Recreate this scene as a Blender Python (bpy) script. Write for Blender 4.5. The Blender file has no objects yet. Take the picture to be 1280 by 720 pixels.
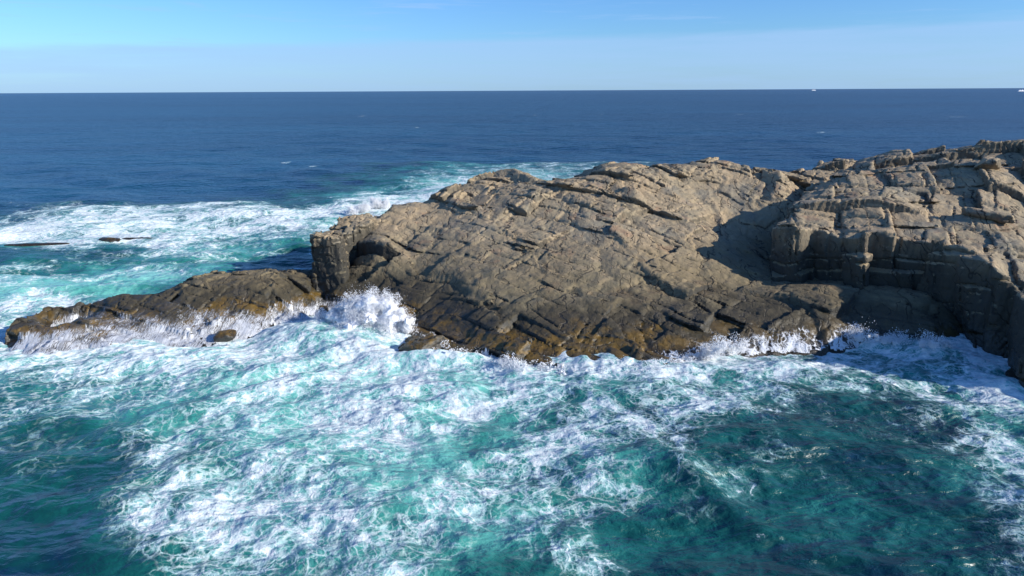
import bpy, math, random
import numpy as np
from mathutils import Vector, Matrix
from mathutils.bvhtree import BVHTree
random.seed(4); rng = np.random.default_rng(7)
S = bpy.context.scene
COL = S.collection

# ------------------------------------------------------------------ camera geometry
CAM_H = 30.0; PITCH = math.radians(16.15); ROLL = math.radians(.29); FPX = 854.0
Fw = np.array([0, math.cos(PITCH), -math.sin(PITCH)])
Up0 = np.array([0, math.sin(PITCH), math.cos(PITCH)]); Rt0 = np.array([1., 0, 0])
Rt = Rt0*math.cos(ROLL) - Up0*math.sin(ROLL); Up = Up0*math.cos(ROLL) + Rt0*math.sin(ROLL)
def at(px, py, z=0.0):
    """survey point: where the sight line through a photograph pixel meets height z"""
    d = Fw + (px-640)/FPX*Rt + (360-py)/FPX*Up
    t = (z-CAM_H)/d[2]
    return d[0]*t, d[1]*t

# ------------------------------------------------------------------ helpers
def tag(o, label=None, cat=None, group=None, kind=None):
    if label: o['label'] = label
    if cat: o['category'] = cat
    if group: o['group'] = group
    if kind: o['kind'] = kind
    return o

def np_mesh(name, V, faces, mat=None, smooth=True, parent=None):
    V = np.asarray(V, dtype=np.float32); faces = np.asarray(faces, dtype=np.int32)
    me = bpy.data.meshes.new(name); k = faces.shape[1]; n = len(faces)
    me.vertices.add(len(V)); me.vertices.foreach_set('co', V.ravel())
    me.loops.add(n*k); me.loops.foreach_set('vertex_index', faces.ravel())
    me.polygons.add(n); me.polygons.foreach_set('loop_start', np.arange(0, n*k, k, dtype=np.int32))
    me.polygons.foreach_set('loop_total', np.full(n, k, dtype=np.int32))
    me.polygons.foreach_set('use_smooth', np.full(n, smooth, dtype=bool))
    me.update(calc_edges=True); me.validate()
    o = bpy.data.objects.new(name, me); COL.objects.link(o)
    if mat: me.materials.append(mat)
    if parent: o.parent = parent
    return o

TAB = rng.random(64**3).astype(np.float32)*2-1
def vnoise(x, y, z, seed=0):
    ix = np.floor(x).astype(np.int32); iy = np.floor(y).astype(np.int32); iz = np.floor(z).astype(np.int32)
    fx = (x-ix).astype(np.float32); fy = (y-iy).astype(np.float32); fz = (z-iz).astype(np.float32)
    fx = fx*fx*(3-2*fx); fy = fy*fy*(3-2*fy); fz = fz*fz*(3-2*fz)
    ix += seed*17; iy += seed*31; iz += seed*7
    x0 = (ix & 63) << 12; x1 = ((ix+1) & 63) << 12; y0 = (iy & 63) << 6; y1 = ((iy+1) & 63) << 6; z0 = iz & 63; z1 = (iz+1) & 63
    def L(a, b, t): return a+(b-a)*t
    return L(L(L(TAB[x0+y0+z0], TAB[x1+y0+z0], fx), L(TAB[x0+y1+z0], TAB[x1+y1+z0], fx), fy),
             L(L(TAB[x0+y0+z1], TAB[x1+y0+z1], fx), L(TAB[x0+y1+z1], TAB[x1+y1+z1], fx), fy), fz)
def fbm(x, y, z, oct=4, seed=0, gain=.5):
    s = 0; a = 1; f = 1
    for i in range(oct):
        s = s + a*vnoise(x*f+i*3.7, y*f+i*1.3, z*f+i*9.1, seed+i); a *= gain; f *= 2.03
    return s
def hash3(a, b, c, seed=0):
    a = a.astype(np.int32); b = b.astype(np.int32); c = c.astype(np.int32)
    h = (a*73856093) ^ (b*19349663) ^ (c*83492791) ^ (seed*2654435)
    h = (h ^ (h >> 13))*1274126177
    return (((h ^ (h >> 16)) & 0xffff)/65535.0).astype(np.float32)
def sstep(a, b, x):
    t = np.clip((x-a)/(b-a), 0, 1); return t*t*(3-2*t)

def tps(pts):
    P = np.array([(p[0], p[1]) for p in pts], float); Z = np.array([p[2] for p in pts], float)
    n = len(P); r2 = ((P[:, None]-P[None])**2).sum(-1)
    K = np.where(r2 > 0, r2*np.log(r2+1e-9), 0) + np.eye(n)*2.0
    A = np.zeros((n+3, n+3)); A[:n, :n] = K; A[:n, n] = 1; A[:n, n+1:] = P; A[n, :n] = 1; A[n+1:, :n] = P.T
    w = np.linalg.solve(A, np.r_[Z, 0, 0, 0])
    def f(x, y):
        sh = x.shape; x = x.ravel(); y = y.ravel(); out = w[n]+w[n+1]*x+w[n+2]*y
        for i in range(n):
            q = (x-P[i, 0])**2+(y-P[i, 1])**2; out = out + w[i]*q*np.log(q+1e-9)
        return out.reshape(sh)
    return f
def gridded(f, x0, x1, y0, y1, st=1.0):
    gx = np.arange(x0, x1+st, st); gy = np.arange(y0, y1+st, st)
    G = f(*np.meshgrid(gx, gy, indexing='ij'))
    def g(x, y):
        u = np.clip((x-x0)/st, 0, len(gx)-1.001); v = np.clip((y-y0)/st, 0, len(gy)-1.001)
        i = u.astype(int); j = v.astype(int); a = u-i; b = v-j
        return (G[i, j]*(1-a)+G[i+1, j]*a)*(1-b)+(G[i, j+1]*(1-a)+G[i+1, j+1]*a)*b
    return g
def polydist(poly, x, y):
    """signed distance to a plan polygon, negative inside"""
    d = np.full(x.shape, 1e9); ins = np.zeros(x.shape, bool); n = len(poly)
    for i in range(n):
        ax, ay = poly[i]; bx, by = poly[(i+1) % n]
        ex, ey = bx-ax, by-ay; wx = x-ax; wy = y-ay
        t = np.clip((wx*ex+wy*ey)/(ex*ex+ey*ey), 0, 1)
        d = np.minimum(d, (wx-ex*t)**2+(wy-ey*t)**2)
        c = ((ay > y) != (by > y)) & (x < (bx-ax)*(y-ay)/((by-ay) if by != ay else 1e-9)+ax)
        ins ^= c
    d = np.sqrt(d); return np.where(ins, -d, d)

def surface_nets(V, x, y, z):
    """triangle-free surface extraction (negative inside) on a rectilinear lattice"""
    s = V < 0
    nx, ny, nz = V.shape
    c = np.zeros((nx-1, ny-1, nz-1), np.int8)
    for dx in (0, 1):
        for dy in (0, 1):
            for dz in (0, 1):
                c += s[dx:nx-1+dx, dy:ny-1+dy, dz:nz-1+dz]
    I, J, K = np.nonzero((c > 0) & (c < 8))
    idx = np.full(c.shape, -1, np.int32); idx[I, J, K] = np.arange(len(I))
    acc = np.zeros((len(I), 3)); cnt = np.zeros(len(I))
    cor = [(a, b, d) for a in (0, 1) for b in (0, 1) for d in (0, 1)]
    vals = {q: V[I+q[0], J+q[1], K+q[2]] for q in cor}
    for q in cor:
        for ax in range(3):
            if q[ax] == 0:
                r = list(q); r[ax] = 1; r = tuple(r)
                a = vals[q]; b = vals[r]; m = (a < 0) != (b < 0)
                t = np.where(m, a/(a-b+1e-12*(a == b)), 0)
                p = [np.full(len(I), float(q[k])) for k in range(3)]; p[ax] = t
                for k in range(3): acc[:, k] += np.where(m, p[k], 0)
                cnt += m
    acc /= cnt[:, None]
    P = np.stack([x[I]+acc[:, 0]*(x[1]-x[0]), y[J]+acc[:, 1]*(y[1]-y[0]), z[K]+acc[:, 2]*(z[1]-z[0])], 1)
    fs = []
    def quads(ax):
        o = [a for a in range(3) if a != ax]
        sl0 = [slice(1, -1)]*3; sl1 = [slice(1, -1)]*3
        sl0[ax] = slice(0, -1); sl1[ax] = slice(1, None)
        A = s[tuple(sl0)]; B = s[tuple(sl1)]
        for flip in (0, 1):
            m = (A & ~B) if not flip else (~A & B)
            e = np.array(np.nonzero(m))
            for a in o: e[a] += 1
            def cell(d0, d1):
                q = e.copy(); q[o[0]] -= d0; q[o[1]] -= d1
                return idx[q[0], q[1], q[2]]
            Q = np.stack([cell(1, 1), cell(0, 1), cell(0, 0), cell(1, 0)], 1)
            if (flip == 1) != (ax == 1): Q = Q[:, ::-1]
            fs.append(Q)
    for ax in range(3): quads(ax)
    Fc = np.concatenate(fs); Fc = Fc[(Fc >= 0).all(1)]
    return P, Fc

def joint_cells(p, ang, dip, sp, seed, warp):
    """three families of fracture planes -> block id hash, distance to nearest fracture (m)"""
    ca, sa = math.cos(ang), math.sin(ang); cd, sd = math.cos(dip), math.sin(dip)
    n1 = np.array([ca*cd, sa*cd, sd]); n2 = np.array([-sa, ca, 0.12]); n3 = np.cross(n1, n2); n3 /= np.linalg.norm(n3)
    x, y, z = p
    wx, wy, wz = warp
    u = ((x+wx)*n1[0]+(y+wy)*n1[1]+(z+wz)*n1[2])/sp[0]
    w = ((x+wx)*n3[0]+(y+wy)*n3[1]+(z+wz)*n3[2])/sp[2]
    iu = np.floor(u); iw = np.floor(w+hash3(iu, iu*0, iu*0, seed)*1.0)
    fu = u-iu; fw = w+hash3(iu, iu*0, iu*0, seed)*1.0-iw
    v = ((x+wx)*n2[0]+(y+wy)*n2[1]+(z+wz)*n2[2])/sp[1]*(0.7+.8*hash3(iu, iw, iu*0, seed+5))+hash3(iu, iw, iu*0, seed+1)*3
    iv = np.floor(v); fv = v-iv
    h = hash3(iu, iv, iw, seed+2); h2 = hash3(iu, iv, iw, seed+3); h3 = hash3(iu, iv, iw, seed+4)
    d = np.minimum(np.minimum(fu, 1-fu)*sp[0], np.minimum(np.minimum(fv, 1-fv)*sp[1], np.minimum(fw, 1-fw)*sp[2]))
    tilt = (h2-.5)*(fu-.5)*sp[0]+(h3-.5)*(fv-.5)*sp[1]
    return h, d, tilt

def rock(name, box, res, top, poly=None, batter=0.0, blocks=(), smooth_amp=.35, rough=1.0, mat=None, seed=0, amp=None, edge=.7, crisp=.6, w=1.5):
    x0, x1, y0, y1, z0, z1 = box
    x = np.arange(x0, x1, res); y = np.arange(y0, y1, res*1.15); z = np.arange(z0, z1, res*.9)
    X2, Y2 = np.meshgrid(x, y, indexing='ij')
    H = top(X2, Y2).astype(np.float32)
    gx, gy = np.gradient(H, x[1]-x[0], y[1]-y[0]); k = 1/np.sqrt(1+gx**2+gy**2)
    V = ((z[None, None, :]-H[:, :, None])*k[:, :, None]).astype(np.float32)
    if poly is not None:
        D = polydist(poly, X2, Y2).astype(np.float32)
        Dz = D[:, :, None]+(batter*(z-3.0)).astype(np.float32)[None, None, :]
        a, b = V, Dz
        h = np.clip(.5+.5*(a-b)/edge, 0, 1)
        V = (b*(1-h)+a*h+edge*h*(1-h)).astype(np.float32)
    V = np.pad(V[1:-1, 1:-1, 1:], ((1, 1), (1, 1), (1, 0)), constant_values=3.0)
    I, J, K = np.nonzero(np.abs(V) < 2.2)
    px = x[I].astype(np.float32); py = y[J].astype(np.float32); pz = z[K].astype(np.float32)
    W = (vnoise(px/7, py/7, pz/7, seed+1)*w+vnoise(px/2.1, py/2.1, pz/2.1, seed+9)*.25,
         vnoise(px/7, py/7, pz/7, seed+2)*w+vnoise(px/2.1, py/2.1, pz/2.1, seed+10)*.25,
         vnoise(px/7, py/7, pz/7, seed+3)*w*.6+vnoise(px/2.1, py/2.1, pz/2.1, seed+11)*.15)
    A = 1.0 if amp is None else amp(px, py, pz)
    det = smooth_amp*fbm(px/5, py/5, pz/5, 5, seed+4, .5)*.6
    md = .55+.45*vnoise(px/5, py/5, pz/5, seed+20)
    for (ang, dip, sp, off, crack, cw) in blocks:
        h, d, tl = joint_cells((px, py, pz), math.radians(ang), math.radians(dip), sp, seed+int(sp[0]*10), W)
        det = det + A*off*((h-.5)*2*crisp+tl*.5)*1.0
        det = det + A*crack*(1-sstep(0, cw, d))*np.clip(md*1.3, 0, 1)
    det = det + rough*.09*fbm(px/.9, py/.9, pz/.6, 3, seed+30, .6)
    V[I, J, K] += det.astype(np.float32)
    P, Fc = surface_nets(V, x, y, z)
    print(name, 'verts', len(P))
    o = np_mesh(name, P, Fc, mat); o.data.set_sharp_from_angle(angle=math.radians(30)); return o

# ------------------------------------------------------------------ material helpers
class NT:
    def __init__(s, nt): s.nt = nt; nt.nodes.clear()
    def n(s, t, **k):
        n = s.nt.nodes.new(t)
        for a, b in k.items():
            if a == 'ins':
                for i, v in b.items():
                    if isinstance(v, bpy.types.NodeSocket): s.nt.links.new(v, n.inputs[i])
                    else: n.inputs[i].default_value = v
            else: setattr(n, a, b)
        return n
    def m(s, op, a, b=None, c=None, clamp=False):
        ins = {0: a}
        if b is not None: ins[1] = b
        if c is not None: ins[2] = c
        return s.n('ShaderNodeMath', operation=op, use_clamp=clamp, ins=ins).outputs[0]
    def ss(s, v, a, b, lo=0., hi=1.):
        return s.n('ShaderNodeMapRange', interpolation_type='SMOOTHSTEP', ins={0: v, 1: a, 2: b, 3: lo, 4: hi}).outputs[0]
    def lin(s, v, a, b, lo=0., hi=1.):
        return s.n('ShaderNodeMapRange', ins={0: v, 1: a, 2: b, 3: lo, 4: hi}).outputs[0]
    def noise(s, vec, sc, det=4, rough=.5, dist=0, w=None, out=0):
        return s.n('ShaderNodeTexNoise', ins={'Vector': vec, 'Scale': sc, 'Detail': det, 'Roughness': rough, 'Distortion': dist}).outputs[out]
    def mix(s, f, a, b):
        n = s.n('ShaderNodeMix', data_type='RGBA')
        for i, v in ((0, f), (6, a), (7, b)):
            if isinstance(v, bpy.types.NodeSocket): s.nt.links.new(v, n.inputs[i])
            else: n.inputs[i].default_value = v if i == 0 else (*v, 1)
        return n.outputs[2]
    def vmap(s, vec, loc=(0, 0, 0), rot=(0, 0, 0), sc=(1, 1, 1)):
        return s.n('ShaderNodeMapping', ins={0: vec, 1: loc, 2: rot, 3: sc}).outputs[0]
    def attr(s, name, out=2): return s.n('ShaderNodeAttribute', attribute_name=name).outputs[out]
def newmat(name):
    m = bpy.data.materials.new(name); m.use_nodes = True; return m, NT(m.node_tree)

def rock_material():
    m, t = newmat('jointed_rock')
    pos = t.n('ShaderNodeNewGeometry').outputs['Position']
    nrm = t.n('ShaderNodeNewGeometry').outputs['Normal']
    sep = t.n('ShaderNodeSeparateXYZ', ins={0: pos}); z = sep.outputs[2]
    nz = t.n('ShaderNodeSeparateXYZ', ins={0: nrm}).outputs[2]
    big = t.noise(pos, .12, 4, .55); mid = t.noise(pos, .55, 6, .62); fine = t.noise(pos, 3.2, 5, .7)
    lay = t.noise(t.vmap(pos, rot=(.25, .1, .86), sc=(.9, .16, 1.3)), .9, 4, .65, .6)
    c = t.mix(t.ss(big, .36, .62), (.40, .295, .17), (.325, .26, .16))
    c = t.mix(t.ss(mid, .45, .7), c, (.45, .335, .20))
    c = t.mix(t.m('MULTIPLY', t.ss(lay, .54, .66), .45), c, (.15, .125, .09))
    pat = t.noise(t.vmap(pos, loc=(13, 5, 2)), .23, 5, .6)
    c = t.mix(t.m('MULTIPLY', t.ss(pat, .57, .66), .65), c, (.34, .205, .12))
    gr = t.noise(t.vmap(pos, loc=(3, 45, 2)), .16, 5, .6)
    c = t.mix(t.m('MULTIPLY', t.ss(gr, .52, .64), .55), c, (.20, .195, .155))
    c = t.mix(t.ss(fine, .55, .75, 0, .45), c, (.08, .068, .052))
    c = t.mix(t.ss(fine, .44, .28, 0, .4), c, (.36, .30, .22))
    # weathered olive lower slope, dark wet zone, ochre weed band near the water
    zz = t.m('ADD', z, t.m('MULTIPLY', t.m('SUBTRACT', mid, .5), 2.6))
    zz = t.m('ADD', zz, t.m('MULTIPLY', t.m('SUBTRACT', big, .5), 4.0))
    low = t.ss(zz, 10.5, 4.8)
    c = t.mix(t.m('MULTIPLY', low, .66), c, (.13, .105, .052))
    c = t.mix(t.m('MULTIPLY', t.ss(zz, 5.2, 3.0), .90), c, (.046, .037, .018))
    w2 = t.noise(t.vmap(pos, loc=(7, 1, 9)), .35, 5, .6)
    band = t.m('MULTIPLY', t.m('MULTIPLY', t.ss(zz, 2.6, 1.6), t.ss(w2, .36, .52)), t.ss(sep.outputs[0], 30, 14, .3, 1.))
    c = t.mix(t.m('MULTIPLY', band, .85), c, (.17, .10, .016))
    c = t.mix(t.ss(z, 1.2, .3), c, (.03, .022, .011))
    # dark streaks running down steep faces, then shade painted onto those faces
    st = t.noise(t.vmap(pos, sc=(.55, .55, .10)), 1.0, 5, .65)
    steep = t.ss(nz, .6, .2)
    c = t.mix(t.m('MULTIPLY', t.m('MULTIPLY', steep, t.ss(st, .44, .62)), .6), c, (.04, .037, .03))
    c = t.mix(t.m('MULTIPLY', t.m('MULTIPLY', steep, t.ss(z, 11.0, 7.0)), .75), c, (.018, .018, .014))  # deep shade of the lower steep faces, painted into the rock colour
    c = t.mix(t.m('MULTIPLY', steep, .55), c, (.05, .047, .038))  # dark stain of steep rock together with painted shade
    wo = t.n('ShaderNodeVectorMath', operation='SCALE', ins={0: t.noise(pos, .22, 3, .6, out=1), 'Scale': 5.0}).outputs[0]
    wo2 = t.n('ShaderNodeVectorMath', operation='SCALE', ins={0: t.noise(pos, 1.6, 2, .6, out=1), 'Scale': .5}).outputs[0]
    pw = t.n('ShaderNodeVectorMath', operation='ADD', ins={0: t.n('ShaderNodeVectorMath', operation='ADD', ins={0: pos, 1: wo}).outputs[0], 1: wo2}).outputs[0]
    def joints(v, rot, su, sv, wd, seed):
        q = t.n('ShaderNodeSeparateXYZ', ins={0: t.vmap(v, loc=(seed, seed*1.7, 0), rot=rot, sc=(1/su, 1/sv, 1/su))})
        u, w_, z_ = q.outputs[0], q.outputs[1], q.outputs[2]
        u = t.m('ADD', u, t.m('MULTIPLY', z_, .35))
        iu = t.m('FLOOR', u)
        r0 = t.n('ShaderNodeTexWhiteNoise', noise_dimensions='1D', ins={'W': iu}).outputs['Value']
        v_ = t.m('ADD', t.m('ADD', t.m('MULTIPLY', w_, t.m('ADD', .6, r0)), t.m('MULTIPLY', r0, 7.3)), t.m('MULTIPLY', z_, .5))
        iv = t.m('FLOOR', v_)
        h = t.n('ShaderNodeTexWhiteNoise', noise_dimensions='2D', ins={'Vector': t.n('ShaderNodeCombineXYZ', ins={0: iu, 1: iv}).outputs[0]}).outputs['Value']
        fu = t.m('SUBTRACT', u, iu); fv = t.m('SUBTRACT', v_, iv)
        du = t.m('MULTIPLY', t.m('MINIMUM', fu, t.m('SUBTRACT', 1.0, fu)), su); dv = t.m('MULTIPLY', t.m('MINIMUM', fv, t.m('SUBTRACT', 1.0, fv)), sv)
        lu = t.ss(du, wd, wd*.3); lv = t.m('MULTIPLY', t.ss(dv, wd, wd*.3), t.ss(h, .3, .5))
        tl = t.m('MULTIPLY', t.m('SUBTRACT', h, .5), fu)
        return t.m('MAXIMUM', lu, lv), t.m('MULTIPLY', t.m('SUBTRACT', t.m('ADD', h, tl), .5), t.ss(nz, .25, .6, .25, 1.))
    l1, h1 = joints(pw, (.15, .1, .84), 3.4, 6.5, .13, 3.0)
    l2, h2 = joints(pw, (.25, -.1, .70), 1.2, 2.6, .08, 11.0)
    l3, h3 = joints(pw, (.1, .2, 1.0), .5, 1.1, .05, 17.0)
    g1 = t.ss(pat, .40, .56); g2 = t.ss(mid, .47, .60)
    crk = t.m('MAXIMUM', t.m('MULTIPLY', l1, g1), t.m('MULTIPLY', l2, g2))
    c = t.mix(t.m('MULTIPLY', crk, .8), c, (.022, .019, .014))
    hgt = t.m('ADD', t.m('MULTIPLY', fine, .25), t.m('MULTIPLY', lay, .22))
    hgt = t.m('ADD', hgt, t.m('MULTIPLY', t.noise(pos, 1.2, 4, .6), .35))
    hgt = t.m('ADD', hgt, t.m('ADD', t.m('SUBTRACT', t.m('MULTIPLY', h1, .42), t.m('MULTIPLY', crk, .25)), t.m('ADD', t.m('MULTIPLY', h2, .30), t.m('MULTIPLY', h3, .13))))
    c = t.mix(t.ss(t.m('ADD', t.m('MULTIPLY', h1, .5), t.m('MULTIPLY', h2, .5)), .3, .9, 0, .3), c, (.15, .125, .09))
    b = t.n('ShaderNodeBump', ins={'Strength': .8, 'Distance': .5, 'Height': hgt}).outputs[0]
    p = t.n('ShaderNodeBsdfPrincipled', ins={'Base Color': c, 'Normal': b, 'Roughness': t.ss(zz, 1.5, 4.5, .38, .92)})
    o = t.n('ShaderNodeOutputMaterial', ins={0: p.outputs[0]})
    return m
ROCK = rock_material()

# ------------------------------------------------------------------ headland terrain
CP = []
def cp(*rows):
    for (px, py, z) in rows:
        x, y = at(px, py, z); CP.append((x, y, z))
cp((395,378,.3),(420,372,1),(430,350,3.2),(450,340,4.2),(470,322,6.2),(465,300,8.2),(492,300,8.3))
cp((520,432,.2),(500,400,.9),(500,350,3.9),(500,310,6.8),(484,258,10.9),(520,255,11.5),(545,243,12.5),(555,300,7.9),(545,395,1.9),(545,415,.9))
cp((600,452,0),(600,422,1.4),(600,360,4.6),(600,300,8.3),(600,250,12.4),(600,223,14.6))
cp((640,218,15.1),(640,459,0),(700,464,0),(700,430,1.5),(700,380,3.9),(700,320,7.4),(700,270,10.9),(700,221,15.3))
cp((760,467,0),(820,464,0),(820,430,1.5),(820,385,3.7),(820,320,7.4),(820,260,11.8),(760,209,16.8),(820,202,17.6))
cp((900,446,0),(900,420,1.7),(900,385,3.2),(900,350,4.8),(900,300,8.0),(900,250,12.1),(900,201,17.3))
cp((970,434,0),(970,412,1.6),(970,385,3.2),(965,350,4.3),(985,262,11),(940,208,16.8),(1000,213,15.8),(1045,211,16.2),(1085,205,16.4))
cp((1050,432,0),(1050,412,1.5),(1050,388,3.0),(1050,360,4.7),(1150,434,0),(1150,414,1.4),(1150,392,3.0),(1150,372,4.3),(1200,430,0),(1200,405,1.8),(1225,436,-1.5))
for (x, y, z) in [(45,104,4),(60,104,4),(75,104,4),(95,104,4),(66,120,12),(80,125,10),(100,125,10),(75,85,-3),(95,80,-3),
                  (-32,90,-3),(-34,100,-3),(-26,83,-3),(-18,76,-3),(-10,69,-3),(0,65,-3),(12,64,-3),(22,67,-3),(30,72,-3),(45,76,-3),(60,78,-3)]:
    CP.append((x, y, z))
for (px, py, z) in [(484,258,11.4),(545,243,12.7),(600,223,14.4),(700,221,15.7),(820,202,17.8),(900,201,17.5),(1000,213,15.8)]:
    x, y = at(px, py, z); CP.append((x+.5, y+8, z-2.5))
Hmain = gridded(tps(CP), -45, 125, 55, 165)
_a = at
POLY_M = [(-38, 60), (-34, 92), _a(392,376,.4), _a(415,358,2.2), _a(431,346,3.6), _a(433,320,5.6), _a(436,292,8.), _a(466,271,9.9), _a(483,258,10.9)]
x_, y_ = _a(486,257,11.5); POLY_M += [(x_-.3, y_+5), (x_+6, y_+9)]
x_, y_ = _a(560,238,13); POLY_M += [(x_-.5, y_+2), (x_+1, y_+9)]
for q in [(600,223,14.4),(700,221,15.7),(820,202,17.8),(900,201,17.5),(1000,213,15.8)]:
    x_, y_ = _a(*q); POLY_M.append((x_+1, y_+13))
POLY_M += [(130, 160), (130, 60)]

_rec = [_a(430,292,8.1), _a(434,293,8), _a(460,300,8), _a(490,307,7.8), _a(498,319,6.4), _a(480,333,5.1), _a(445,347,3.9), _a(426,352,3.4)]
def Hhead(x, y):
    d = polydist(_rec, x, y)+.3*fbm(x/1.5, y/1.5, x*0+4, 2, 5)
    h = Hmain(x, y); return h-np.minimum(1.7, np.maximum(h-2.6, 0))*sstep(.3, -.3, d)
def amp_main(x, y, z):
    # crest and the lowest ledges are more broken than the smooth slabs between
    return (.55+.55*sstep(9, 15, z)+.35*sstep(5, 2, z))*(.75+.5*vnoise(x/12, y/12, z/12, 40))
B_MAIN = [(-139, 40, (7.5, 13.0, 6.2), .78, .35, .3), (-135, 58, (3.4, 7.5, 2.9), .32, .55, .2), (-128, 50, (1.3, 2.8, 1.1), .17, .16, .16)]
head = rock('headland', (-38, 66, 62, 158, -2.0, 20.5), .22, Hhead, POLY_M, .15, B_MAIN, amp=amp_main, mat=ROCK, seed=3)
tag(head, 'broad sloping brown rock headland with diagonal cracks and dark wet foot', kind='structure')

# blocky cliff on the right
def at_range(px, py, D):
    """point on the sight line at forward distance D (m)"""
    d = Fw + (px-640)/FPX*Rt + (360-py)/FPX*Up; t = D/d[1]
    return (d[0]*t, D, CAM_H+d[2]*t)
front = [(966,288,95.5),(975,285,94.2),(1003,286,90.3),(1019,285,92.8),(1040,289,90.6),(1086,292,86.6),(1093,289,88.6),(1150,296,86),(1190,303,83),(1222,318,80),(1240,341,77.5)]
FR = [at_range(*q) for q in front]
POLY_C = [q[:2] for q in FR]+[at(1243,442,0), at(1279,484,0), (62, 60), (72, 52), (100, 48), (130, 60), (130, 150), (75, 150), (70, 141), (62, 130), (54, 121), (48, 113), (43, 104)]
TC = list(FR)
for (px, py, z) in [(1262,352,8.3),(1280,356,8.4),(1000,252,13.6),(1030,232,15.1),(1060,208,16.6),(1095,198,17.7),(1130,196,18.3),(1165,200,18.3),(1195,197,18.9),
                    (1225,184,20.2),(1260,181,20.8),(1280,182,20.8),(1100,245,14.8),(1200,250,14.4),(1280,270,12.8),(1280,320,10.4),(1240,300,11.2),(1160,225,16.4),(1240,225,16.8)]:
    x, y = at(px, py, z); TC.append((x, y, z))
for t_ in [(66,60,5.5),(80,58,6),(110,60,7),(110,100,15),(115,140,17),(60,140,13),(75,148,13),(90,145,15)]: TC.append(t_)
Hcliff = gridded(tps(TC), 30, 135, 45, 155)
B_CLIFF = [(-112, 3, (9.0, 7.5, 11.0), .75, .3, .3), (-118, 6, (4.4, 4.6, 5.2), .30, .55, .22), (-122, 12, (1.9, 2.6, 2.2), .10, .16, .14)]
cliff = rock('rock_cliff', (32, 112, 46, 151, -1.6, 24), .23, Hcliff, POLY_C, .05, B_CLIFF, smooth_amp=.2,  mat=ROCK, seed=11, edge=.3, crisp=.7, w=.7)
tag(cliff, 'tall blocky jointed rock cliff with vertical shaded face at the right end of the headland', 'cliff')

# squared knob at the left end
POLY_K = [at(387,350,3), at(398,352,3), at(430,352,3.2), at(433,335,4.6), at(434,314,6.6), at(435,295,8.4), (-21.5,108), (-18.5,113), (-22,117), (-27,113.5), (-30.5,107)]
TK = [(-22, 117, 9.2), (-19, 112, 9.3), (-27, 114, 8.9), (-30, 108, 8.9), (*at(392,292,9.3), 9.3), (*at(430,296,9.2), 9.2), (*at(445,300,8.6), 8.6), (*at(462,300,8.0), 8.), (*at(430,269,10.4), 10.4), (*at(400,277,9.8), 9.8), (*at(462,268,10.3), 10.3), (*at(475,290,9), 9.)]
Hknob = tps(TK)
B_K = [(-100, 5, (2.6, 2.4, 4.2), .42, .0, .3), (-100, 6, (1.3, 1.5, 2.6), .26, .40, .2), (-110, 12, (.6, .9, .9), .08, .10, .12)]
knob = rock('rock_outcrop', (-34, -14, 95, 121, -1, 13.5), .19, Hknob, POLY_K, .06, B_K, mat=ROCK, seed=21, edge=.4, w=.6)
tag(knob, 'squat squared brown outcrop with fluted front face at the left end of the slope', 'rock outcrop')

# low reef
TR = []
for (px, py, z) in [(12,440,-.1),(25,425,1.0),(62,380,2.6),(45,400,2.2),(100,376,2.8),(100,400,1.9),(140,370,2.7),(200,364,3.0),(230,352,3.5),(290,339,4.1),(340,340,3.6),(383,345,3.4),
                    (140,395,1.9),(200,392,1.9),(260,385,2.2),(320,380,2.2),(380,365,2.4),(400,375,.6),
                    (100,432,.2),(160,432,.2),(220,428,.2),(280,418,.3),(340,404,.3),(380,392,.2)]:
    x, y = at(px, py, z); TR.append((x, y, z))
for (px, py) in [(62,380),(100,374),(140,370),(200,364),(230,352),(290,339),(340,340)]:
    x, y = at(px, py, 3); TR.append((x-1, y+6.5, -2.4))
for (px, py) in [(-15,445),(10,465),(60,462),(120,458),(180,455),(240,450),(300,438),(360,420),(400,402)]:
    x, y = at(px, py, 0); TR.append((x, y, -2.4))
TR += [(-59,85,-2.4),(-60,92,-2.4),(-26,104,3),(-30,112,-2)]
Hreef = gridded(tps(TR), -66, -18, 68, 120, .5)
B_R = [(-125, 50, (5.5, 8.5, 4.0), .5, .0, .3), (-118, 55, (2.6, 5.0, 1.9), .24, .30, .2), (-105, 35, (.9, 2.0, .8), .10, .12, .12)]
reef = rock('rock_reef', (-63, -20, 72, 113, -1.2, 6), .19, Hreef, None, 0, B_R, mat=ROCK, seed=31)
tag(reef, 'long low dark wet rock reef running left from the headland with surf pouring off it', 'reef')

# ------------------------------------------------------------------ loose rocks
def boulder(name, c, size, rz, seed, label, group=None, sharp=.5, tilt=0.):
    sx, sy, sz = size; R = max(size)*1.25
    n = 46; a = np.linspace(-R, R, n)
    X, Y, Z = np.meshgrid(a, a, a, indexing='ij')
    ca, sa = math.cos(rz), math.sin(rz)
    Zt = Z+tilt*X
    x = (X*ca+Y*sa)/sx; y = (-X*sa+Y*ca)/sy; z = Zt/sz
    e = 2+5*sharp
    F = ((np.abs(x)**e+np.abs(y)**e+np.abs(z)**e)**(1/e)-.8)*min(size)
    wx, wy, wz = X+c[0], Y+c[1], Z+c[2]
    s = min(size)
    F += .16*s*fbm(wx/s/1.1, wy/s/1.1, wz/s/1.1, 4, seed)
    for k in range(5):
        d = np.array([math.cos(seed+k*2.1), math.sin(seed*1.7+k*1.3), .5*math.sin(k*3+seed)]); d /= np.linalg.norm(d)
        F = np.maximum(F, (x*d[0]+y*d[1]+z*d[2]-.72)*s)
    V = np.pad(F[1:-1, 1:-1, 1:-1], 1, constant_values=1.).astype(np.float32)
    P, Fc = surface_nets(V, a, a, a)
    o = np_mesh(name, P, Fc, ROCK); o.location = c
    tag(o, label, 'rock' if name == 'rock' else 'boulder', group)
    return o
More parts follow.
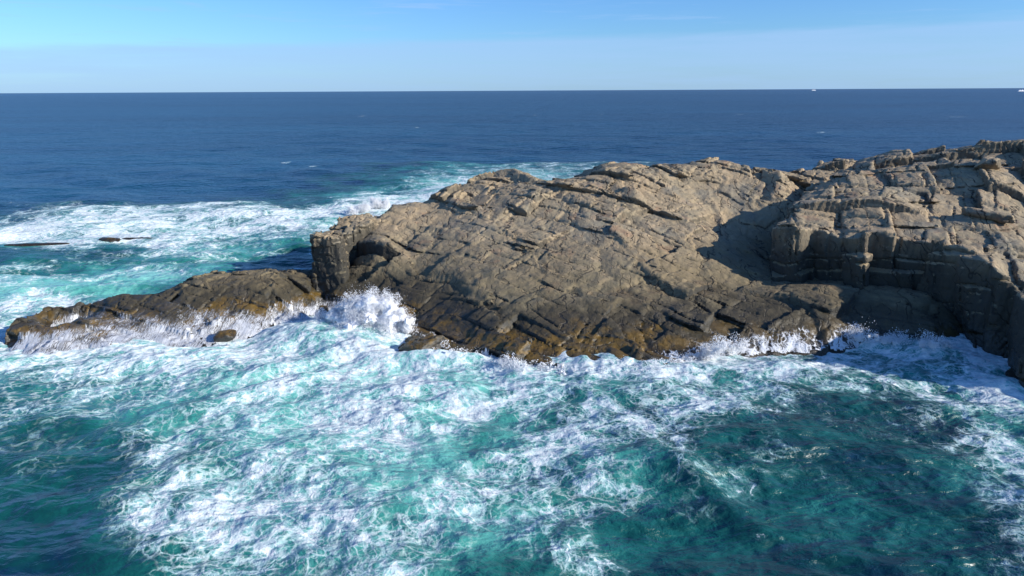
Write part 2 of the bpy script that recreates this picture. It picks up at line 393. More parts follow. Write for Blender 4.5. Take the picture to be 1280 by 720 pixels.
def on(px, py, z, up=0.):
    x, y = at(px, py, z); return (x, y, z+up)
boulder('boulder', on(1192,392,1.7,-.2), (2.7, 1.9, 1.3), .1, 5, 'rounded brown boulder at the right end of the low ledge below the cliff', sharp=.15)
boulder('rock', on(281,420,.4,.0), (1.7, 1.2, .8), .3, 8, 'small dark wet rock in the white surf just in front of the reef', sharp=.1)
boulder('rock', on(404,393,.8,.2), (.9, 1.0, 1.4), .3, 9, 'dark pointed rock rising through the breaking wave between reef and headland', sharp=.1)
boulder('rock', on(137,300,.2,.0), (2.6, 1.2, .65), -.1, 12, 'highest dark hump of the far skerry showing in the white surf behind the reef', 'far skerry rocks in the surf', sharp=.1)
boulder('rock', on(45,306,.1,-.1), (10.0, 1.0, .65), .12, 13, 'longest low dark rock of the far skerry at the left edge of the surf', 'far skerry rocks in the surf', sharp=.1)
boulder('rock', on(172,299,.05,-.1), (5.5, .8, .6), .1, 14, 'thin dark low rock at the right tip of the far skerry', 'far skerry rocks in the surf', sharp=.1)

def rest_on(o, px, py, z, up=0.):
    x, y = at(px, py, z); T = BVHTree.FromObject(cliff, bpy.context.evaluated_depsgraph_get())
    h = T.ray_cast(Vector((x, y, 40)), Vector((0, 0, -1)))
    if h[0] is not None: o.location = (x, y, h[0].z+up)
o_ = boulder('boulder', (0, 0, 0), (3.6, 1.7, .8), -.5, 23, 'long flat tilted rock slab lying on the cliff top near the right edge', sharp=.8, tilt=.12); rest_on(o_, 1236, 275, 12.9, .25)
o_ = boulder('boulder', (0, 0, 0), (2.0, 1.8, 1.2), .6, 27, 'pale angular boulder on the upper right of the cliff top below the summit', sharp=.7); rest_on(o_, 1233, 222, 16.8, .5)
# ------------------------------------------------------------------ sea
PXR = np.array([205,228,250,265,285,300,314,332,350,370,390,410,430,450,480,510,550,590,630,670,720], float)
FOAM = np.array([list(map(int, r.split())) for r in '''0 0 0 0 0 0 0 2 4 4 3 1 0 0 0 0 0
0 0 0 0 0 0 1 6 7 4 0 0 0 0 0 0 0
0 0 0 0 0 2 8 8 4 2 0 0 0 0 0 0 0
2 6 8 8 8 9 9 6 2 2 0 0 0 0 0 0 0
8 9 9 9 8 7 6 6 2 2 0 0 0 0 0 0 0
9 9 9 7 5 4 5 6 2 2 0 0 0 0 0 0 0
2 2 3 5 4 2 4 6 6 6 6 6 6 6 6 6 6
1 2 3 3 1 0 4 6 6 6 6 6 6 6 6 6 6
4 5 4 2 2 0 6 6 6 6 6 6 6 6 6 6 6
3 3 2 2 2 6 9 9 9 8 8 8 8 8 8 8 8
8 8 5 5 5 9 9 9 9 8 8 8 8 8 8 8 8
8 8 8 9 9 9 9 9 9 9 9 9 9 8 8 9 8
8 8 9 9 8 8 9 9 9 9 9 9 9 8 8 8 8
6 7 8 8 7 8 8 8 8 8 9 8 8 7 7 7 8
5 6 6 7 7 7 8 6 6 7 7 6 7 5 6 7 7
5 5 4 5 7 7 7 6 5 5 6 6 4 2 3 5 7
3 3 3 5 6 7 7 5 5 5 6 5 2 1 1 2 6
1 2 2 5 6 6 6 5 6 5 6 4 2 2 1 1 4
1 1 4 6 6 6 5 5 5 6 6 3 1 2 1 1 3
0 0 5 6 7 6 5 5 4 4 2 1 1 2 0 0 4
0 0 1 5 5 5 4 4 3 1 1 1 1 1 0 0 2'''.split('\n')], float)/9
AER = np.array([list(map(int, r.split())) for r in '''0 0 0 0 0 0 1 3 4 3 2 0 0 0 0 0 0
0 0 0 0 0 1 3 6 7 5 1 0 0 0 0 0 0
0 0 0 0 1 3 6 6 5 3 0 0 0 0 0 0 0
1 3 4 4 4 5 5 3 2 2 0 0 0 0 0 0 0
4 5 5 5 5 5 5 3 2 2 0 0 0 0 0 0 0
5 5 4 5 5 5 5 3 2 2 2 2 2 2 2 2 2
2 2 3 5 5 4 5 3 3 3 3 3 3 3 3 3 3
2 3 5 5 3 1 5 3 3 3 3 3 3 3 3 3 3
6 8 8 6 5 1 5 3 3 3 3 3 3 3 3 3 3
9 8 6 5 5 5 5 3 3 3 3 3 3 3 3 3 3
5 5 5 5 5 6 7 5 3 3 3 3 3 3 3 3 3
5 5 5 5 5 7 7 6 5 5 5 4 4 4 4 4 4
5 5 6 6 6 7 8 8 6 5 5 4 4 4 4 5 5
5 5 6 6 6 8 9 9 7 6 5 4 4 4 4 5 8
4 4 5 6 7 7 9 8 5 5 5 4 4 3 4 4 7
3 3 4 5 6 7 7 6 5 4 4 4 3 2 3 4 6
2 3 3 5 6 7 8 8 6 4 4 3 2 2 2 2 5
2 3 3 4 5 6 7 7 5 4 4 3 2 2 2 3 4
2 2 3 4 5 6 6 6 5 4 4 3 2 3 1 2 3
1 1 3 4 5 6 6 6 5 4 3 3 2 3 2 1 3
1 1 3 4 4 5 5 4 4 3 2 2 2 2 1 1 2'''.split('\n')], float)/9
def sample_map(M, px, py):
    u = np.clip(px/80, 0, 15.999); i = u.astype(int); a = u-i
    v = np.interp(py, PXR, np.arange(len(PXR))); v = np.clip(v, 0, len(PXR)-1.001); j = v.astype(int); b = v-j
    a = a*a*(3-2*a); b = b*b*(3-2*b)
    return (M[j, i]*(1-a)+M[j, i+1]*a)*(1-b)+(M[j+1, i]*(1-a)+M[j+1, i+1]*a)*b
def plan_to_photo(x, y):
    dx, dy, dz = x, y, -CAM_H
    zc = np.maximum(dy*Fw[1]+dz*Fw[2], 1.0)
    return 640+FPX*(dx*Rt[0]+dy*Rt[1]+dz*Rt[2])/zc, 360-FPX*(dx*Up[0]+dy*Up[1]+dz*Up[2])/zc

def axis(fine0, fine1, st, far0, far1, growth):
    a = list(np.arange(fine0, fine1, st))
    s = st; p = a[-1]
    while p < far1: s *= growth; p += s; a.append(p)
    s = st; p = a[0]; b = []
    while p > far0: s *= growth; p -= s; b.append(p)
    return np.array(b[::-1]+a)
gx = axis(-72, 62, .20, -45000, 45000, 1.06)
gy = axis(30, 118, .20, -400, 45000, 1.022)
GX, GY = np.meshgrid(gx, gy, indexing='ij')
sx_ = np.gradient(gx)[:, None]; sy_ = np.gradient(gy)[None, :]
Z = np.zeros_like(GX)
wr = random.Random(5)
for i in range(70):
    L = 1.6*(1.055**i)*(.9+.2*wr.random()); L = min(L, 75)
    th = math.radians(-100+wr.gauss(0, 34))                # swell rolls towards the camera
    k = 2*math.pi/L; kx, ky = k*math.cos(th), k*math.sin(th)
    A = .0068*L**.85
    if L > 40: A *= .5
    fade = np.clip(1.4-3.2*np.maximum(sx_*abs(math.cos(th))*.0+sx_*abs(kx)/6.28, sy_*abs(ky)/6.28), 0, 1)
    ph = wr.random()*6.28
    q = kx*GX+ky*GY+ph+.5*np.sin(.31*k*(-math.sin(th)*GX+math.cos(th)*GY)+ph*3)
    s = np.sin(q)
    Z += A*fade*(s+.25*np.cos(2*q))
PX, PY = plan_to_photo(GX, GY)
nx1 = fbm(GX/9, GY/9, GX*0+.3, 3, 61); nx2 = fbm(GX/9, GY/9, GX*0+.7, 3, 71)
amp_px = np.clip((PY-190)/300, .03, 1)**1.4
fo = sample_map(FOAM, PX+nx1*45, PY+nx2*30*amp_px)
ae = sample_map(AER, PX+nx2*45, PY+nx1*30*amp_px)
front = (GY > -20)
fo = np.where(front & (PY > 203), fo, 0); ae = np.where(front & (PY > 203), ae, 0)
mod = fbm(GX/7.5, GY/7.5, GX*0+5.5, 4, 101, .55)
fo = np.where((fo > .03) & (GY < 200), np.clip(fo+.17*mod*np.clip(fo*3, 0, 1), 0, 1.05), fo)
ae = np.where((GY < 82) & front, np.maximum(ae, .16), ae)
# beyond the photographed frame the surf dies away
out = np.clip((np.abs(PX-640)-640)/260, 0, 1)*(PY > 0)
fo = fo*(1-.45*out); ae = ae*(1-.4*out)
caps = (fbm(GX/14, GY/3.5, GX*0+8.5, 3, 33) > 1.02)*(GY > 120)*(GY < 900)
fo = np.maximum(fo, caps*.62)
# turbulent lumps where the surf is
near = (np.abs(GX) < 90) & (GY > 20) & (GY < 190)
lump = np.zeros_like(Z); xi, yi = GX[near], GY[near]
turb = fbm(xi/5.0, yi/5.0, xi*0+.5, 5, 81, .58)
rid = 1-np.abs(fbm(xi/3.2, yi/3.2, xi*0+2.5, 4, 91, .55))*1.6
lump[near] = .42*turb+.12*np.clip(rid, -.5, 1)
Z += lump*np.clip(.28+fo*.6, 0, .74)*np.clip(1-(np.abs(GX)-70)/20, 0, 1)
# water heaps up and climbs where it meets the rock
Hr = np.where((GX > -45) & (GX < 70) & (GY < 165), Hmain(GX, GY), -3)
hr2 = np.where((GX < -18) & (GX > -66) & (GY < 120) & (GY > 68), Hreef(GX, GY), -3)
HR = np.maximum(Hr, hr2)
edge_f = sstep(-2.6, -.1, HR)
Z += edge_f*(.05+.25*fbm(GX/2.6, GY/2.6, GX*0+1.5, 3, 55))*(GY < 118)
fo = np.clip(fo+.42*sstep(-1.5, -.1, HR)*(GY < 118), 0, 1.05)
# breaking wave on the gully between reef and headland, and a curling line in front of it
def bump(px, py, rx, ry, h, rot=0.):
    cx, cy = at(px, py, 0); dx = GX-cx; dy = GY-cy; c, s = math.cos(rot), math.sin(rot)
    return h*np.exp(-((dx*c+dy*s)/rx)**2-((-dx*s+dy*c)/ry)**2)
Z += bump(405, 418, 6, 4, 1.1)+bump(455, 425, 5, 3., .7)+bump(560, 452, 6, 1.2, .9, -.1)+bump(365, 460, 11, 1.6, .8, .75)+bump(300, 500, 13, 1.8, .6, .7)
Z += bump(150, 362, 26, 1.8, 1.0, .12)+bump(70, 290, 38, 3, 1.3, .1)+bump(865, 600, 1.3, 6, .7, .5)+bump(560, 485, 9, 1.3, .5, .2)
sc_ = at(432, 396, 0)
dxs = GX-sc_[0]; dys = GY-sc_[1]; rr = np.sqrt(dxs**2+dys**2)+1e-3; th = np.arctan2(-dys, -dxs)   # 0 = left, 90deg = towards camera
wst = sstep(3, 9, rr)*sstep(75, 45, rr)*sstep(-.25, .15, th)*sstep(2.1, 1.35, th)
n = len(gx); m_ = len(gy)
idx = np.arange(n*m_).reshape(n, m_)
Q = np.stack([idx[:-1, :-1].ravel(), idx[1:, :-1].ravel(), idx[1:, 1:].ravel(), idx[:-1, 1:].ravel()], 1)
V3 = np.stack([GX.ravel(), GY.ravel(), Z.ravel()], 1)

def sea_material():
    m, t = newmat('sea_water')
    pos = t.n('ShaderNodeNewGeometry').outputs['Position']
    fo = t.attr('foam'); ae = t.attr('aer'); ws = t.attr('streak_weight'); fs = t.attr('streak', 1)
    flat = t.vmap(pos, sc=(1, 1, 0))
    def warp(v, sc, a, det=3):
        n = t.noise(v, sc, det, .55, out=1)
        n = t.n('ShaderNodeVectorMath', operation='SUBTRACT', ins={0: n, 1: (.5, .5, .5)}).outputs[0]
        n = t.n('ShaderNodeVectorMath', operation='SCALE', ins={0: n, 'Scale': a}).outputs[0]
        return t.n('ShaderNodeVectorMath', operation='ADD', ins={0: v, 1: n}).outputs[0]
    w1 = warp(flat, .14, 8.0); w1 = warp(w1, .8, 1.5)
    def web(v, sc, wd):
        d = t.n('ShaderNodeTexVoronoi', feature='DISTANCE_TO_EDGE', ins={'Vector': v, 'Scale': sc}).outputs['Distance']
        return t.ss(d, wd, 0.)
    a1 = web(w1, .27, .22); a2 = web(w1, .68, .15); a3 = web(warp(flat, 2.0, .5), 1.9, .16)
    n1 = t.ss(t.noise(w1, .15, 6, .60), .34, .66)
    n2 = t.ss(t.noise(w1, .8, 5, .65), .30, .70)
    iso = t.m('ADD', t.m('ADD', t.m('MULTIPLY', n1, .46), t.m('MULTIPLY', n2, .20)), t.m('ADD', t.m('ADD', t.m('MULTIPLY', a1, .16), t.m('MULTIPLY', a2, .12)), t.m('MULTIPLY', a3, .06)))
    fw = warp(fs, .5, 1.3)
    s1 = t.ss(t.noise(fw, .6, 6, .66), .32, .68); s2 = t.ss(t.noise(fw, 2.2, 4, .68), .3, .7)
    str_ = t.m('ADD', t.m('ADD', t.m('MULTIPLY', s1, .42), t.m('MULTIPLY', s2, .22)), t.m('ADD', t.m('MULTIPLY', n2, .18), t.m('MULTIPLY', a2, .14)))
    pm = t.n('ShaderNodeMix', data_type='FLOAT', ins={0: t.m('MULTIPLY', ws, .85), 2: iso, 3: str_}).outputs[0]
    dens = t.m('ADD', t.m('MULTIPLY', t.m('SUBTRACT', pm, .42), 1.7), t.m('SUBTRACT', t.m('MULTIPLY', fo, 1.0), .875))
    mask = t.ss(dens, -.05, .17)
    mask = t.m('MULTIPLY', mask, t.ss(fo, .02, .12))
    lace = t.m('MULTIPLY', t.m('MAXIMUM', t.m('MULTIPLY', a2, .9), t.m('MULTIPLY', a3, .75)), t.m('MULTIPLY', t.ss(fo, .10, .6), t.ss(dens, -.62, -.10)))
    mask = t.m('MAXIMUM', mask, t.m('MULTIPLY', lace, .68))
    thin = t.m('MULTIPLY', t.ss(dens, -.35, .12), t.ss(fo, .05, .4))
    # body colour of the water, from clear deep blue to milky turquoise full of air
    big = t.noise(flat, .05, 4, .55)
    a = t.m('ADD', ae, t.m('MULTIPLY', t.m('SUBTRACT', t.noise(w1, .11, 5, .6), .5), 1.0))
    a = t.m('MULTIPLY', a, t.ss(ae, .0, .12))
    a = t.m('ADD', a, t.m('MULTIPLY', thin, .14))
    cr = t.n('ShaderNodeValToRGB', ins={0: a}); e = cr.color_ramp.elements
    e[0].position = 0; e[0].color = (.0035, .026, .066, 1)
    e[1].position = 1; e[1].color = (.24, .60, .52, 1)
    for p_, c_ in ((.10, (.003, .046, .056)), (.22, (.004, .066, .066)), (.38, (.010, .125, .115)), (.58, (.045, .27, .235)), (.78, (.12, .43, .375))):
        q = e.new(p_); q.color = (*c_, 1)
    far = t.mix(t.ss(t.noise(t.vmap(flat, sc=(.25, 1, 1)), .012, 5, .6), .36, .64, 0, .6), (.005, .056, .105), (.013, .095, .165))
    far = t.mix(t.ss(t.noise(t.vmap(flat, sc=(.18, 1, 1)), .0022, 6, .65), .42, .62, 0, .7), far, (.003, .040, .078))
    body = t.mix(t.ss(ae, .0, .15), far, cr.outputs[0])
    thc = t.mix(t.m('MULTIPLY', thin, .8), body, (.31, .56, .56))
    ff = t.noise(flat, 1.4, 4, .7)
    fcol = t.mix(t.ss(ff, .35, .65), (.52, .66, .67), (.86, .88, .85))
    col = t.mix(mask, thc, fcol)
    # ripples
    camd = t.n('ShaderNodeVectorMath', operation='LENGTH', ins={0: pos}).outputs[1]
    r1 = t.noise(t.vmap(flat, sc=(.55, 1.0, 1)), 1.5, 4, .62, .4)
    r2 = t.noise(t.vmap(flat, sc=(.45, 1.0, 1)), .33, 3, .6, .3)
    r3 = t.noise(t.vmap(flat, sc=(.30, 1.0, 1)), .05, 3, .6, .2)
    h = t.m('ADD', t.m('MULTIPLY', r1, .28), t.m('ADD', t.m('MULTIPLY', r2, 1.6), t.m('MULTIPLY', r3, 5.0)))
    fh = t.m('MULTIPLY', ff, .20)
    h2 = t.m('ADD', h, t.m('MULTIPLY', fh, t.ss(fo, .05, .4)))
    b = t.n('ShaderNodeBump', ins={'Strength': 1.0, 'Distance': 1.0, 'Height': h2}).outputs[0]
    dif = t.n('ShaderNodeBsdfDiffuse', ins={'Color': col, 'Normal': b, 'Roughness': .3})
    gl = t.n('ShaderNodeBsdfGlossy', ins={'Color': (1, 1, 1, 1), 'Normal': b, 'Roughness': .32})
    fr = t.n('ShaderNodeFresnel', ins={'IOR': 1.33, 'Normal': b}).outputs[0]
    # short steep chop the mesh cannot carry keeps a rough sea from mirroring fully at grazing angles
    fr = t.m('MULTIPLY', t.m('MINIMUM', fr, .34), t.ss(mask, .7, 0., .12, 1.))
    p = t.n('ShaderNodeMixShader', ins={0: fr, 1: dif.outputs[0], 2: gl.outputs[0]})
    t.n('ShaderNodeOutputMaterial', ins={0: p.outputs[0]})
    return m
SEA = sea_material()
sea = np_mesh('sea', V3, Q, SEA)
tag(sea, 'deep blue open sea turning to turquoise water laced with white foam around the rocks', kind='structure')
me = sea.data
for nm, arr in (('foam', fo), ('aer', ae), ('streak_weight', wst)):
    at_ = me.attributes.new(nm, 'FLOAT', 'POINT'); at_.data.foreach_set('value', arr.astype(np.float32).ravel())
at_ = me.attributes.new('streak', 'FLOAT_VECTOR', 'POINT')
sv = np.stack([(th*16).ravel(), (rr*.16).ravel(), np.zeros(rr.size)], 1).astype(np.float32)
at_.data.foreach_set('vector', sv.ravel())

# ------------------------------------------------------------------ water washing over rock
def wash_material(name, stretch, scale, gain, lo=-.08, hi=.26):
    m, t = newmat(name)
    pos = t.n('ShaderNodeNewGeometry').outputs['Position']
    cov = t.attr('cover')
    v = t.vmap(pos, sc=stretch)
    wv = t.n('ShaderNodeVectorMath', operation='ADD', ins={0: v, 1: t.n('ShaderNodeVectorMath', operation='SCALE', ins={0: t.noise(pos, .35, 4, .6, out=1), 'Scale': 2.2}).outputs[0]}).outputs[0]
    n1 = t.ss(t.noise(wv, scale, 5, .66), .3, .7); n2 = t.ss(t.noise(wv, scale*3.2, 4, .6), .3, .7)
    web = t.ss(t.n('ShaderNodeTexVoronoi', feature='DISTANCE_TO_EDGE', ins={'Vector': wv, 'Scale': scale*1.1}).outputs['Distance'], .16, 0.)
    low_ = t.ss(t.noise(pos, .45, 4, .6), .32, .68)
    pm = t.m('ADD', t.m('ADD', t.m('MULTIPLY', n1, .28), t.m('MULTIPLY', n2, .20)), t.m('ADD', t.m('MULTIPLY', web, .24), t.m('MULTIPLY', low_, .28)))
    mask = t.ss(t.m('ADD', t.m('SUBTRACT', pm, 1.0), cov), lo, hi)
    mask = t.m('MULTIPLY', mask, gain)
    b = t.n('ShaderNodeBump', ins={'Strength': .6, 'Distance': .2, 'Height': pm}).outputs[0]
    d = t.n('ShaderNodeBsdfPrincipled', ins={'Base Color': (.74, .76, .78, 1), 'Roughness': .8, 'Normal': b})
    tr = t.n('ShaderNodeBsdfTransparent')
    mx = t.n('ShaderNodeMixShader', ins={0: mask, 1: tr.outputs[0], 2: d.outputs[0]})
    t.n('ShaderNodeOutputMaterial', ins={0: mx.outputs[0]})
    return m
def wash(name, rocks, x0, x1, y0, y1, st, cover_fn, mat, label, zmin=-.6, zmax=4.0):
    trees = [BVHTree.FromPolygons([v.co[:] for v in o.data.vertices], [p.vertices[:] for p in o.data.polygons]) if False else BVHTree.FromObject(o, bpy.context.evaluated_depsgraph_get()) for o in rocks]
    xs = np.arange(x0, x1, st); ys = np.arange(y0, y1, st)
    Zg = np.full((len(xs), len(ys)), -9.0)
    for i, x in enumerate(xs):
        for j, y in enumerate(ys):
            for T in trees:
                h = T.ray_cast(Vector((x, y, 14)), Vector((0, 0, -1)))
                if h[0] is not None: Zg[i, j] = max(Zg[i, j], h[0].z)
    Xg, Yg = np.meshgrid(xs, ys, indexing='ij')
    C = cover_fn(Xg, Yg, Zg)
    ok = (Zg > zmin) & (Zg < zmax) & (C > .02)
    # soften the sheet a little so that it bridges small cracks
    Zs = Zg.copy()
    for a, b in ((1, 0), (-1, 0), (0, 1), (0, -1)): Zs = np.maximum(Zs, np.where(np.abs(np.roll(Zg, (a, b), (0, 1))-Zg) < .9, np.roll(Zg, (a, b), (0, 1)), -9))
    idx = np.full(Zg.shape, -1); idx[ok] = np.arange(ok.sum())
    Qd = np.stack([idx[:-1, :-1].ravel(), idx[1:, :-1].ravel(), idx[1:, 1:].ravel(), idx[:-1, 1:].ravel()], 1); Qd = Qd[(Qd >= 0).all(1)]
    Vv = np.stack([Xg[ok], Yg[ok], Zs[ok]+.07], 1)
    o = np_mesh(name, Vv, Qd, mat)
    a_ = o.data.attributes.new('cover', 'FLOAT', 'POINT'); a_.data.foreach_set('value', C[ok].astype(np.float32))
    tag(o, label, name.replace('_', ' '), kind='stuff')
    return o
def px_of(x, y, z):
    dz = z-CAM_H; zc = y*Fw[1]+dz*Fw[2]
    return 640+FPX*(x*Rt[0]+y*Rt[1]+dz*Rt[2])/zc, 360-FPX*(x*Up[0]+y*Up[1]+dz*Up[2])/zc
def cov_reef(x, y, z):
    fr_ = np.interp(x, [-60, -54, -46, -38, -30, -26], [1.3, 2.0, 2.4, 2.2, 1.6, 1.0])
    c = sstep(fr_+.6, -.1, z+.5*vnoise(x/1.6, y/1.6, x*0, 3))
    frontside = sstep(94, 86, y-(x+60)*.16)
    return (.10+.60*c)*frontside*sstep(fr_+1.0, fr_*.75, z)
wash('falling_water', [reef, head], -61, -21, 74, 98, .17, cov_reef, wash_material('falling_water', (2.6, .25, .22), 1.9, .85, -.30, .32), 'white surf streaming down the front of the low reef')
def cov_shore(x, y, z):
    px, py = px_of(x, y, z)
    top = np.interp(px, [520, 640, 760, 830, 870, 940, 1000, 1080, 1150, 1200], [.5, .45, .4, .6, 1.4, 2.0, 2.3, 2.1, 1.4, .5])
    c = sstep(top+.5, -.1, z+.6*vnoise(x/1.8, y/1.8, x*0, 13))
    return (.05+.62*c)*sstep(top+.8, top*.6, z)
wash('surf_wash', [head], -15, 56, 68, 90, .18, cov_shore, wash_material('surf_wash', (.8, .5, .5), 1.5, .88), 'lacy white backwash running over the dark ledges at the foot of the headland')

# ------------------------------------------------------------------ spray
def foam_white(name, c=(.93, .94, .95)):
    m, t = newmat(name)
    pos = t.n('ShaderNodeNewGeometry').outputs['Position']
    b = t.n('ShaderNodeBump', ins={'Strength': .7, 'Distance': .4, 'Height': t.noise(pos, 1.6, 6, .7)}).outputs[0]
    p = t.n('ShaderNodeBsdfPrincipled', ins={'Base Color': (*c, 1), 'Roughness': .9, 'Normal': b, 'Subsurface Weight': .0})
    t.n('ShaderNodeOutputMaterial', ins={0: p.outputs[0]}); return m
SPRAY = foam_white('spray_white')
def splash(name, blobs, drops, label, seed, res=.16, core=True):
    """blobs: (x, y, z, r) lumps of thrown water, with a haze of flung drops round them"""
    blobs = [(a, b, c*1.1, d*1.15) for a, b, c, d in blobs]
    B = np.array(blobs)
    r_ = np.random.default_rng(seed)
    if core:
        lo = B[:, :3].min(0)-B[:, 3].max()-1; hi = B[:, :3].max(0)+B[:, 3].max()+1
        lo[2] = max(lo[2], -.8)
        ax = [np.arange(lo[k], hi[k], res) for k in range(3)]
        X, Y, Zz = np.meshgrid(*ax, indexing='ij')
        F_ = np.full(X.shape, 9., np.float32)
        for (bx, by, bz, r) in blobs:
            d = np.sqrt((X-bx)**2+(Y-by)**2+((Zz-bz))**2)-r
            h = np.clip(.5+.5*(F_-d)/.8, 0, 1); F_ = (F_*(1-h)+d*h-.8*h*(1-h)).astype(np.float32)
        X = X.astype(np.float32); Y = Y.astype(np.float32); Zz = Zz.astype(np.float32)
        F_ += .75*fbm(X/1.3, Y/1.3, Zz/1.3, 4, seed, .62).astype(np.float32)+.15
        F_ = np.pad(F_[1:-1, 1:-1, 1:-1], 1, constant_values=1.2).astype(np.float32)
        P, Fc = surface_nets((F_+.42).astype(np.float32), *ax)
        base = np_mesh(name, P, Fc, SPRAY)
    r_ = np.random.default_rng(seed)
    w_ = B[:, 3]**2.4; pick = r_.choice(len(B), drops, p=w_/w_.sum())
    dirs = r_.normal(size=(drops, 3)); dirs /= np.linalg.norm(dirs, axis=1)[:, None]
    rad = B[pick, 3]*np.clip(r_.normal(.72, .24, drops), .1, 1.5)
    C_ = B[pick, :3]+dirs*rad[:, None]
    # plumes: drops drift up and outwards where the noise is strong
    nz_ = fbm(C_[:, 0]/.9, C_[:, 1]/.9, C_[:, 2]/.9, 4, seed+3, .6)
    C_ += dirs*np.clip(nz_, 0, 1.5)[:, None]*.9; C_[:, 2] += np.clip(nz_, 0, 1.5)*.35
    keep = (C_[:, 2] > -.1) & ((nz_ > -.15) | (rad < B[pick, 3]*.75))
    C_ = C_[keep]; far_ = (rad/B[pick, 3])[keep]
    sz = (.022+.055*r_.random(len(C_))**2)*np.clip(1.5-.75*far_, .4, 1.2)
    oc = np.array([[1, 0, 0], [-1, 0, 0], [0, 1, 0], [0, -1, 0], [0, 0, 1], [0, 0, -1]], float)
    of = np.array([[0, 2, 4], [2, 1, 4], [1, 3, 4], [3, 0, 4], [2, 0, 5], [1, 2, 5], [3, 1, 5], [0, 3, 5]])
    VV = (C_[:, None]+oc[None]*sz[:, None, None]).reshape(-1, 3); FF = (of[None]+6*np.arange(len(C_))[:, None, None]).reshape(-1, 3)
    if core:
        dr = np_mesh('spray_drops', VV, FF, SPRAY, parent=base); tag(dr, kind='stuff')
    else: base = np_mesh(name, VV, FF, SPRAY)
    tag(base, label, 'spray', kind='stuff'); return base
def bl(px, py, z, r):
    x, y = at(px, py, z); return (x, y, z, r)
splash('spray', [bl(392,408,.5,.7), bl(402,402,.8,.9), bl(415,400,1.2,1.1), bl(432,396,1.6,1.5), bl(448,392,2.2,1.9), bl(464,388,2.7,1.9), bl(480,392,2.3,1.9), bl(495,402,1.8,1.5), bl(508,412,1.3,.8), bl(470,410,.9,1.9), bl(445,412,.8,1.7), bl(490,418,.6,1.3), bl(515,405,1.7,.45)],
       130000, 'tall white burst of spray where a wave breaks on the headland foot', 41)
splash('spray', [bl(470,256,1.0,1.6), bl(456,262,.6,1.6), bl(482,258,.5,1.4), bl(440,266,.3,1.3)], 45000, 'white spray burst behind the saddle between outcrop and slope', 42, .22, core=False)

rim = [(515,418),(545,432),(580,442),(620,452),(660,458),(700,462),(750,464),(800,462),(845,452),(880,440),(920,430),(960,424),(1000,420),(1040,418),(1080,420),(1120,424),(1160,428),(1200,428)]
rb = random.Random(3); blobs_ = []
for k in range(330):
    q = rb.random()*(len(rim)-1.001); i_ = int(q); f_ = q-i_
    px_ = rim[i_][0]*(1-f_)+rim[i_+1][0]*f_; py_ = rim[i_][1]*(1-f_)+rim[i_+1][1]*f_+rb.uniform(-3, 6)
    big_ = 1.35 if px_ > 850 else .8
    gust = .35+.9*max(0, math.sin(px_*.071)+.6*math.sin(px_*.023+1))
    blobs_.append(bl(px_, py_, (.25+abs(rb.gauss(0, .35)))*big_*gust+.1, rb.uniform(.08, .34)*big_))
splash('spray', blobs_, 70000, 'low ragged white spray along the foot of the headland', 57, .2, core=False)

# ------------------------------------------------------------------ far vessels
def plain(name, c, r=.5):
    m, t = newmat(name); p = t.n('ShaderNodeBsdfPrincipled', ins={'Base Color': (*c, 1), 'Roughness': r}); t.n('ShaderNodeOutputMaterial', ins={0: p.outputs[0]}); return m
HULL = plain('white_hull_paint', (.82, .83, .84)); GLASS = plain('dark_window_glass', (.03, .04, .05), .15)
def ship(px, py, L, rz, label):
    x, y = at(px, py, 0)
    e = bpy.data.objects.new('ship', None); COL.objects.link(e); e.location = (x, y, 0); e.rotation_euler = (0, 0, rz)
    tag(e, label, 'ship', 'distant vessels on the horizon')
    sec = [(-.5, .085), (-.42, .1), (0, .1), (.3, .085), (.42, .05), (.5, .004)]
    V_ = []; F_ = []
    for (u, w) in sec:
        sheer = .075+.035*max(0, u)**1.5*3
        for (ww, zz_) in ((-w, sheer), (-w*.8, -.01), (w*.8, -.01), (w, sheer)): V_.append((u*L+(0.03*L if zz_ > 0 and u > .4 else 0), ww*L, zz_*L))
    for k in range(len(sec)-1):
        for q in range(4):
            a, b = k*4+q, k*4+(q+1) % 4; F_.append((a, b, b+4, a+4))
    F_ += [(3, 2, 1, 0), (20, 21, 22, 23)]
    np_mesh('hull', V_, F_, HULL, False, e)
    def box(name, u0, u1, w, z0, z1, rake, mat):
        v = [(u0*L, -w*L, z0*L), (u1*L, -w*L, z0*L), (u1*L, w*L, z0*L), (u0*L, w*L, z0*L), ((u0+rake)*L, -w*.9*L, z1*L), ((u1-rake)*L, -w*.9*L, z1*L), ((u1-rake)*L, w*.9*L, z1*L), ((u0+rake)*L, w*.9*L, z1*L)]
        return np_mesh(name, v, [(3, 2, 1, 0), (4, 5, 6, 7), (0, 1, 5, 4), (1, 2, 6, 5), (2, 3, 7, 6), (3, 0, 4, 7)], mat, False, e)
    box('superstructure', -.40, .22, .075, .078, .13, .015, HULL)
    box('window_band', -.36, .19, .0765, .093, .108, .002, GLASS)
    box('bridge', -.05, .14, .06, .132, .17, .015, HULL)
    box('funnel', -.26, -.18, .025, .132, .185, .012, HULL)
    box('mast', .02, .028, .004, .172, .25, .001, HULL)
    return e
ship(1017, 113.2, 75, .2, 'tiny white ship on the horizon, farther from the right edge of the photo')
ship(1277, 114.3, 70, .1, 'tiny white ship on the horizon at the right edge of the photo')

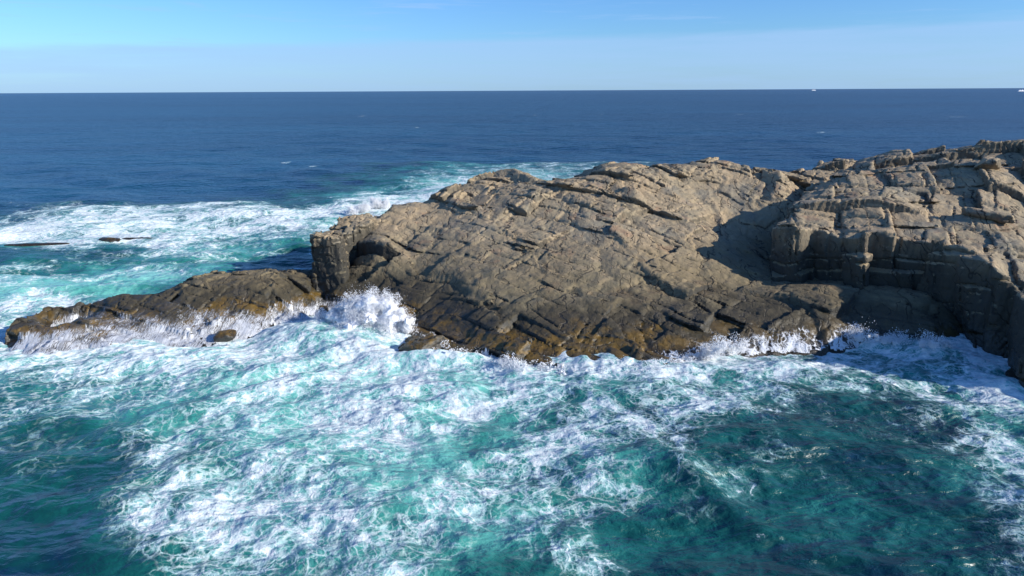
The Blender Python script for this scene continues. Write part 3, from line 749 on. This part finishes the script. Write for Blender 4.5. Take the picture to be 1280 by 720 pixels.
# ------------------------------------------------------------------ camera, light, sky
cam = bpy.data.cameras.new('camera'); co = bpy.data.objects.new('camera', cam); COL.objects.link(co)
cam.sensor_width = 36; cam.lens = FPX/1280*36; cam.clip_start = .5; cam.clip_end = 120000
M = Matrix(((Rt[0], Up[0], -Fw[0], 0), (Rt[1], Up[1], -Fw[1], 0), (Rt[2], Up[2], -Fw[2], CAM_H), (0, 0, 0, 1)))
co.matrix_world = M; S.camera = co
SUN_AZ = math.radians(112); SUN_EL = math.radians(22)     # azimuth from +Y towards +X
sd = Vector((math.sin(SUN_AZ)*math.cos(SUN_EL), math.cos(SUN_AZ)*math.cos(SUN_EL), math.sin(SUN_EL)))
sl = bpy.data.lights.new('sun', 'SUN'); so = bpy.data.objects.new('sun', sl); COL.objects.link(so)
sl.energy = 5.0; sl.angle = math.radians(.5); sl.color = (1, .94, .85)
so.rotation_euler = sd.to_track_quat('Z', 'Y').to_euler()
W = bpy.data.worlds.new('World'); S.world = W; W.use_nodes = True
t = NT(W.node_tree)
sky = t.n('ShaderNodeTexSky', sky_type='NISHITA', sun_disc=False, sun_elevation=SUN_EL, sun_rotation=SUN_AZ, altitude=50, air_density=1.0, dust_density=.3, ozone_density=2.2)
dirv = t.n('ShaderNodeTexCoord').outputs['Generated']
sp = t.n('ShaderNodeSeparateXYZ', ins={0: dirv})
el = sp.outputs[2]
az = t.m('DIVIDE', sp.outputs[0], t.m('MAXIMUM', t.m('ABSOLUTE', sp.outputs[1]), .05))
cloudv = t.n('ShaderNodeCombineXYZ', ins={0: t.m('MULTIPLY', az, 1.6), 1: t.m('MULTIPLY', el, 26), 2: 0.}).outputs[0]
c1 = t.noise(cloudv, .9, 6, .6, .5); c2 = t.noise(cloudv, 2.4, 6, .65, .4)
topedge = t.m('ADD', .066, t.m('ADD', t.m('MULTIPLY', t.m('SUBTRACT', c1, .5), .04), t.m('MULTIPLY', az, .020)))
veil = t.m('MULTIPLY', t.n('ShaderNodeMapRange', interpolation_type='SMOOTHSTEP', ins={0: t.m('SUBTRACT', el, topedge), 1: .006, 2: -.007, 3: 0., 4: 1.}).outputs[0], t.ss(c2, .1, .7, .45, .8))
wisp = t.m('MULTIPLY', t.ss(c2, .52, .70), t.m('MULTIPLY', t.ss(el, .30, .12), .5))
f = t.m('MAXIMUM', veil, wisp)
skyc = t.n('ShaderNodeMix', data_type='RGBA', blend_type='MULTIPLY', ins={0: 1.0, 6: sky.outputs[0], 7: (.50, .84, 1.36, 1)}).outputs[2]
colr = t.mix(t.m('MULTIPLY', f, .85), skyc, (3.0, 4.7, 7.4))
bg = t.n('ShaderNodeBackground', ins={0: colr, 1: .11})
t.n('ShaderNodeOutputWorld', ins={0: bg.outputs[0]})
S.cycles.volume_bounces = 3; S.cycles.volume_step_rate = 2; S.cycles.max_bounces = 8
S.view_settings.view_transform = 'Standard'; S.view_settings.look = 'None'; S.view_settings.exposure = .25; S.view_settings.gamma = 1
